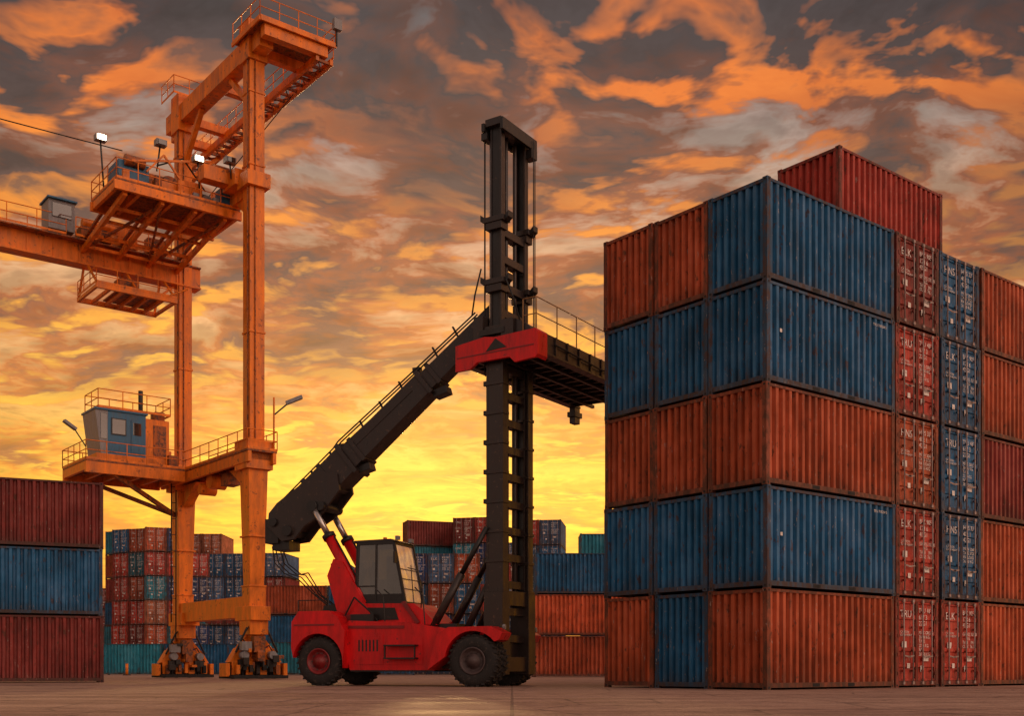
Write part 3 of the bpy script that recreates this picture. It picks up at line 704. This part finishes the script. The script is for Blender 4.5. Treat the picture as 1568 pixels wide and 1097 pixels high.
def bogie(name, a):
    b = MB(); R = .42
    b.box((a - .7, -.55, 2.5), (a + .7, .55, 3.35), 'orange'); b.beam((a, 0, 2.6), (a, 0, 1.2), .9, .9, 'orange', .5, .5)
    b.prism([(a - .35, 2.4), (a - 1.0, 1.5), (a - 1.0, 1.0), (a + 1.0, 1.0), (a + 1.0, 1.5), (a + .35, 2.4)], -.22, .22, 'orange_d')
    for q in (-.85, .85):
        b.hexa([(a - .3, q - .75, .95), (a + .3, q - .75, .95), (a + .3, q + .75, .95), (a - .3, q + .75, .95), (a - .3, q - .25, 1.75), (a + .3, q - .25, 1.75), (a + .3, q + .25, 1.75), (a - .3, q + .25, 1.75)], 'orange')
        for d in (-.42, .42):
            b.cyl((a - .18, q + d, R), (a + .18, q + d, R), R - .02, 'black', seg=20); b.cyl((a - .28, q + d, R), (a + .28, q + d, R), .16, 'orange_d')
            b.box((a - .36, q + d - .2, .25), (a - .24, q + d + .2, 1.0), 'orange'); b.box((a + .24, q + d - .2, .25), (a + .36, q + d + .2, 1.0), 'orange')
        b.cyl((a - .75, q, 1.35), (a - .35, q, 1.35), .24, 'grey'); b.box((a - .6, q - .3, .7), (a - .36, q + .3, 1.1), 'black')
        b.beam((a, q * 1.2, 1.7), (a, q * .3, 2.6), .18, .2, 'orange')
        b.cyl((a - .4, q * 1.5, 1.5), (a - .4, q * .7, 2.9), .06, 'black')
    for q in (-1.75, 1.75): b.box((a - .45, q - .12, .15), (a + .45, q + .12, .9), 'orange')
    b.box((a - 1.1, -1.6, .04), (a + .9, 1.7, .22), 'cdark')
    b.box((a - .9, -.3, 1.5), (a - .5, .4, 2.4), 'orange_d'); b.box((a - .85, .5, 1.6), (a - .5, 1.1, 2.1), 'grey')
    for i in range(7):
        q = -1.3 + i * .4; b.box((a - .62, q, .3 + .1 * (i % 3)), (a - .4, q + .22, .8 + .2 * (i % 2)), random.choice(['orange', 'black', 'orange_d', 'cdark']))
    for i in range(8):
        q = random.uniform(-1.5, 1.3); zz = random.uniform(.4, 2.2); b.box((a - random.uniform(.7, 1.0), q, zz), (a - .4, q + random.uniform(.1, .4), zz + random.uniform(.1, .4)), random.choice(['orange', 'black', 'orange_d', 'black']))
    b.tube([(a - .6, -1.2, 1.0), (a - .7, -.6, 1.9), (a - .55, .2, 1.4), (a - .6, 1.0, 2.3), (a - .5, .3, 3.3)], .035, 'cable')
    b.obj(name, cr, .012)
bogie('bogie_front', 0); bogie('bogie_rear', FA)
b = MB()
b.tube([(FA - .6, .7, 12.5), (FA - .7, .75, 2.5)], .04, 'cable'); b.tube([(FA - .6, 1.0, 12.5), (FA - .7, 1.05, 3.5)], .04, 'cable')
for z in range(4, 13): b.beam((FA - .65, .7, z), (FA - .65, 1.02, z), .04, .04, 'cable')
b.tube([(2.4, 6.6, 28.9)] + [(2.4, 6.6 + i * 3.0, 28.9 - .25 * math.sin(math.pi * min(i, 8) / 8) + .02 * i) for i in range(1, 9)], .03, 'cable')
b.tube([(FA + .5, -1.0, 30), (6, -2.6, 33), (2, -3.5, 35)], .03, 'cable')
b.obj('cables', cr)
b = MB()
def lamp(p, q, lit):
    p = Vector(p); q = Vector(q)
    b.cyl(p, q, .05, 'black', seg=6); b.box((q.x - .24, q.y - .3, q.z - .16), (q.x + .2, q.y + .3, q.z + .16), 'grey')
    b.box((q.x - .30, q.y - .22, q.z - .14), (q.x - .242, q.y + .22, q.z + .12), 'lit' if lit else 'glass')
lamp((4.5, 6.9, 27.4), (4.5, 7.1, 30.2), True); lamp((2.6, 4.6, 28.4), (2.6, 4.4, 30.0), False); lamp((2.4, 2.2, 28.0), (2.4, 2.3, 29.6), True)
lamp((1.0, .9, 28.4), (1.0, 1.0, 29.4), False)
b.obj('floodlights', cr)

def bollard(x, y):
    b = MB(); b.cyl((0, 0, 0), (0, 0, 1.0), .12, 'orange'); b.cyl((0, 0, 1.0), (0, 0, 1.06), .14, 'grey'); b.box((-.25, -.25, 0), (.25, .25, .08), 'cdark')
    o = b.obj('bollard'); o.location = (x, y, 0)
for x, y in ((-38, 96), (-35.5, 96), (-33, 97)): bollard(x, y)

# ------------------------------------------------------------------ ground
me = bpy.data.meshes.new('ground'); g = 4000
me.from_pydata([(-g, -g, 0), (g, -g, 0), (g, g, 0), (-g, g, 0)], [], [(0, 1, 2, 3)])
go = bpy.data.objects.new('ground', me); COL.objects.link(go)
m, nt, bs = mat_base('yard_concrete')
tc = nt.new('ShaderNodeTexCoord'); v = tc.outputs['Object']
n2 = nt.noise(v, 1.6, 7, .7); n3 = nt.noise(nt.mapping(v, (.12, .9, 1)), .8, 5, .6)
n4 = nt.noise(v, 16, 3, .7)
val = nt.math('ADD', nt.math('MULTIPLY', n2, .5), nt.math('MULTIPLY', n3, .5))
col = nt.ramp(val, [(.38, (.19, .115, .088)), (.50, (.34, .21, .160)), (.62, (.46, .30, .235))])
col = nt.mix(nt.ramp(n4, [(.35, .6), (.55, 0.0)]), col, (.11, .066, .050))
vo = nt.new('ShaderNodeTexVoronoi', feature='DISTANCE_TO_EDGE'); nt.l.new(v, vo.inputs['Vector']); vo.inputs['Scale'].default_value = .35
ck = nt.ramp(nt.math('ADD', vo.outputs['Distance'], nt.math('MULTIPLY', nt.math('SUBTRACT', n2, .5), .08)), [(.0, .6), (.014, 0.0)])
col = nt.mix(ck, col, (.05, .032, .026))
br = nt.new('ShaderNodeTexBrick'); nt.l.new(v, br.inputs['Vector']); br.offset = 0; br.inputs['Scale'].default_value = 1
br.inputs['Brick Width'].default_value = 6; br.inputs['Row Height'].default_value = 5; br.inputs['Mortar Size'].default_value = .03
col = nt.mix(nt.math('MULTIPLY', br.outputs['Fac'], .5), col, (.06, .04, .033))
nt.l.new(col, bs.inputs['Base Color']); nt.l.new(nt.ramp(n3, [(.35, .48), (.65, .85)]), bs.inputs['Roughness'])
bs.inputs['Specular IOR Level'].default_value = .35
bp = nt.new('ShaderNodeBump'); bp.inputs['Strength'].default_value = .7; bp.inputs['Distance'].default_value = .04
nt.l.new(nt.math('ADD', n2, nt.math('MULTIPLY', n4, .4)), bp.inputs['Height']); nt.l.new(bp.outputs[0], bs.inputs['Normal'])
me.materials.append(m)

# ------------------------------------------------------------------ world
w = bpy.data.worlds.new('World'); sc.world = w; w.use_nodes = True
w.cycles.sampling_method = 'MANUAL'; w.cycles.sample_map_resolution = 256
nt = NT(w.node_tree); bg = nt.n['Background']
tc = nt.new('ShaderNodeTexCoord'); sep = nt.new('ShaderNodeSeparateXYZ'); nt.l.new(tc.outputs['Generated'], sep.inputs[0])
X, Y, Z = sep.outputs
zc = nt.math('MAXIMUM', Z, 0.0)
den = nt.math('ADD', zc, .10)
cb = nt.new('ShaderNodeCombineXYZ')
nt.l.new(nt.math('DIVIDE', X, den), cb.inputs[0]); nt.l.new(nt.math('DIVIDE', Y, den), cb.inputs[1])
cv = cb.outputs[0]
warp = nt.new('ShaderNodeTexNoise'); nt.l.new(cv, warp.inputs['Vector']); warp.inputs['Scale'].default_value = 2.2; warp.inputs['Detail'].default_value = 2
va = nt.new('ShaderNodeVectorMath', operation='MULTIPLY_ADD'); nt.l.new(warp.outputs['Color'], va.inputs[0]); va.inputs[1].default_value = (.28, .28, 0); nt.l.new(cv, va.inputs[2])
cw = va.outputs[0]
def dens(v, det):
    a = nt.noise(nt.mapping(v, (1.0, 1.15, 1), (3.1, 4.7, 0)), 2.7, det, .55)
    b = nt.noise(nt.mapping(v, (1, 1.25, 1), (9.1, 5.7, 0)), 7.5, det - 2, .6)
    return a, b, nt.math('ADD', nt.math('MULTIPLY', a, .60), nt.math('MULTIPLY', b, .40))
a1, b1, d1 = dens(cw, 6)
off = nt.mapping(cw, (1, 1, 1), (-.01, .070, 0))
a2, b2, d2 = dens(off, 4)
low = nt.noise(nt.mapping(cv, (1, 1, 1), (1.1, 8.7, 0)), .9, 1, .5)
dn = nt.math('ADD', d1, nt.math('MULTIPLY', nt.math('SUBTRACT', low, .5), .16))
dn = nt.math('ADD', dn, nt.math('MULTIPLY', nt.math('SUBTRACT', Z, .30), .26))
edge = nt.math('MULTIPLY', nt.math('SUBTRACT', d1, d2), 7.5)
zf = nt.math('DIVIDE', zc, .6)
def zr(st): return nt.ramp(zf, [(p / .6, c) for p, c in st])
gap = zr([(0, (.88, .25, .03)), (.07, (1.0, .36, .02)), (.13, (1.0, .53, .02)), (.18, (1.0, .50, .06)), (.24, (.98, .50, .16)), (.33, (.88, .48, .24)), (.41, (.48, .34, .27)), (.50, (.24, .225, .225))])
mid = zr([(0, (.78, .19, .02)), (.10, (.92, .28, .012)), (.16, (.88, .27, .02)), (.24, (.70, .20, .04)), (.33, (.50, .14, .045)), (.42, (.26, .085, .045)), (.50, (.14, .064, .050))])
clo = zr([(0, (.60, .15, .03)), (.10, (.68, .19, .02)), (.16, (.48, .145, .035)), (.24, (.29, .105, .055)), (.33, (.16, .074, .052)), (.42, (.090, .052, .046)), (.50, (.062, .045, .047))])
hot = zr([(0, (.9, .3, .02)), (.10, (1.0, .5, .02)), (.2, (1.0, .52, .05)), (.30, (1.0, .38, .04)), (.42, (.92, .22, .025)), (.50, (.75, .18, .035))])
f1 = nt.ramp(dn, [(.42, 0.0), (.485, 1.0)]); f2 = nt.ramp(dn, [(.475, 0.0), (.55, 1.0)])
sky = nt.mix(f1, gap, mid); sky = nt.mix(f2, sky, clo)
he = nt.math('MULTIPLY', nt.ramp(edge, [(.08, 0.0), (.55, 1.0)]), nt.ramp(dn, [(.42, 0.0), (.48, 1.0), (.57, 1.0), (.66, .15)]))
he = nt.math('MULTIPLY', he, nt.ramp(low, [(.38, .15), (.54, 1.0)]))
sky = nt.mix(he, sky, hot)
dark = nt.ramp(nt.math('MULTIPLY', edge, -1.0), [(.1, 1.0), (.8, .68)])
sky = nt.mix(1.0, sky, dark, 'MULTIPLY')
sky = nt.mix(1.0, sky, nt.ramp(b1, [(.32, (.86, .78, .78)), (.68, (1.12, 1.2, 1.2))]), 'MULTIPLY')
sd = (math.sin(math.radians(-3)) * math.cos(math.radians(8)), math.cos(math.radians(3)) * math.cos(math.radians(8)), math.sin(math.radians(8)))
dx = nt.math('MULTIPLY', nt.math('SUBTRACT', X, sd[0]), 3.4); dz = nt.math('MULTIPLY', nt.math('SUBTRACT', Z, sd[2] + .005), 11.0)
rr = nt.math('ADD', nt.math('MULTIPLY', dx, dx), nt.math('MULTIPLY', dz, dz))
gf = nt.math('POWER', 2.718, nt.math('MULTIPLY', rr, -1.0)); front = nt.ramp(Y, [(0.0, 0.0), (.3, 1.0)])
gl = nt.mix(nt.math('MULTIPLY', gf, front), (0, 0, 0), (.50, .25, .006))
sky = nt.mix(1.0, sky, gl, 'ADD')
sf = nt.ramp(nt.math('ABSOLUTE', nt.math('SUBTRACT', X, sd[0])), [(.15, 1.0), (.45, .80), (.8, 1.3)])  # unseen sky at the far sides brightened for grazing light on containers
sky = nt.mix(1.0, sky, sf, 'MULTIPLY')
# unseen sky overhead brightened to light the ground
sky = nt.mix(nt.ramp(Z, [(.56, 0.0), (.80, 1.0)]), sky, (.44, .29, .22))
# anti-sunset half of the sky: unseen bright patch added on the right to light containers, dim to the left
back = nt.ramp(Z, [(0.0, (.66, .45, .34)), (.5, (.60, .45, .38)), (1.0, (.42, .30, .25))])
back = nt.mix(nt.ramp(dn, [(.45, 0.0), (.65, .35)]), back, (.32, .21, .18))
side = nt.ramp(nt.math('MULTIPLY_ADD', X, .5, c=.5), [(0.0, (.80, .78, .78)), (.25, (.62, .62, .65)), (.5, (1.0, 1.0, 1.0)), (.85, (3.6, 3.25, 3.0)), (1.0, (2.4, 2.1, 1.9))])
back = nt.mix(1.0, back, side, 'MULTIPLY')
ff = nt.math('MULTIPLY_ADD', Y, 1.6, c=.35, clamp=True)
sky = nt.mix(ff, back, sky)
ns = nt.new('ShaderNodeTexSky', sky_type='NISHITA'); ns.sun_disc = False; ns.sun_elevation = math.radians(8); ns.sun_rotation = math.radians(-3)
nsc = nt.mix(1.0, ns.outputs[0], (.010, .008, .006), 'MULTIPLY')
sky = nt.mix(1.0, sky, nsc, 'ADD')
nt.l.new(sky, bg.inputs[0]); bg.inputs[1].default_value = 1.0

su = bpy.data.lights.new('sun', 'SUN'); su.energy = 2.0; su.angle = math.radians(4); su.color = (1, .58, .24)
so = bpy.data.objects.new('sun', su); COL.objects.link(so)
so.rotation_euler = Vector(sd).to_track_quat('Z', 'Y').to_euler()

cam = bpy.data.cameras.new('camera'); cam.lens = 39.8; cam.sensor_width = 36; cam.shift_y = .3033; cam.clip_end = 10000
co = bpy.data.objects.new('camera', cam); COL.objects.link(co); co.location = (0, 0, .62); co.rotation_euler = (math.pi / 2, 0, 0)
sc.camera = co
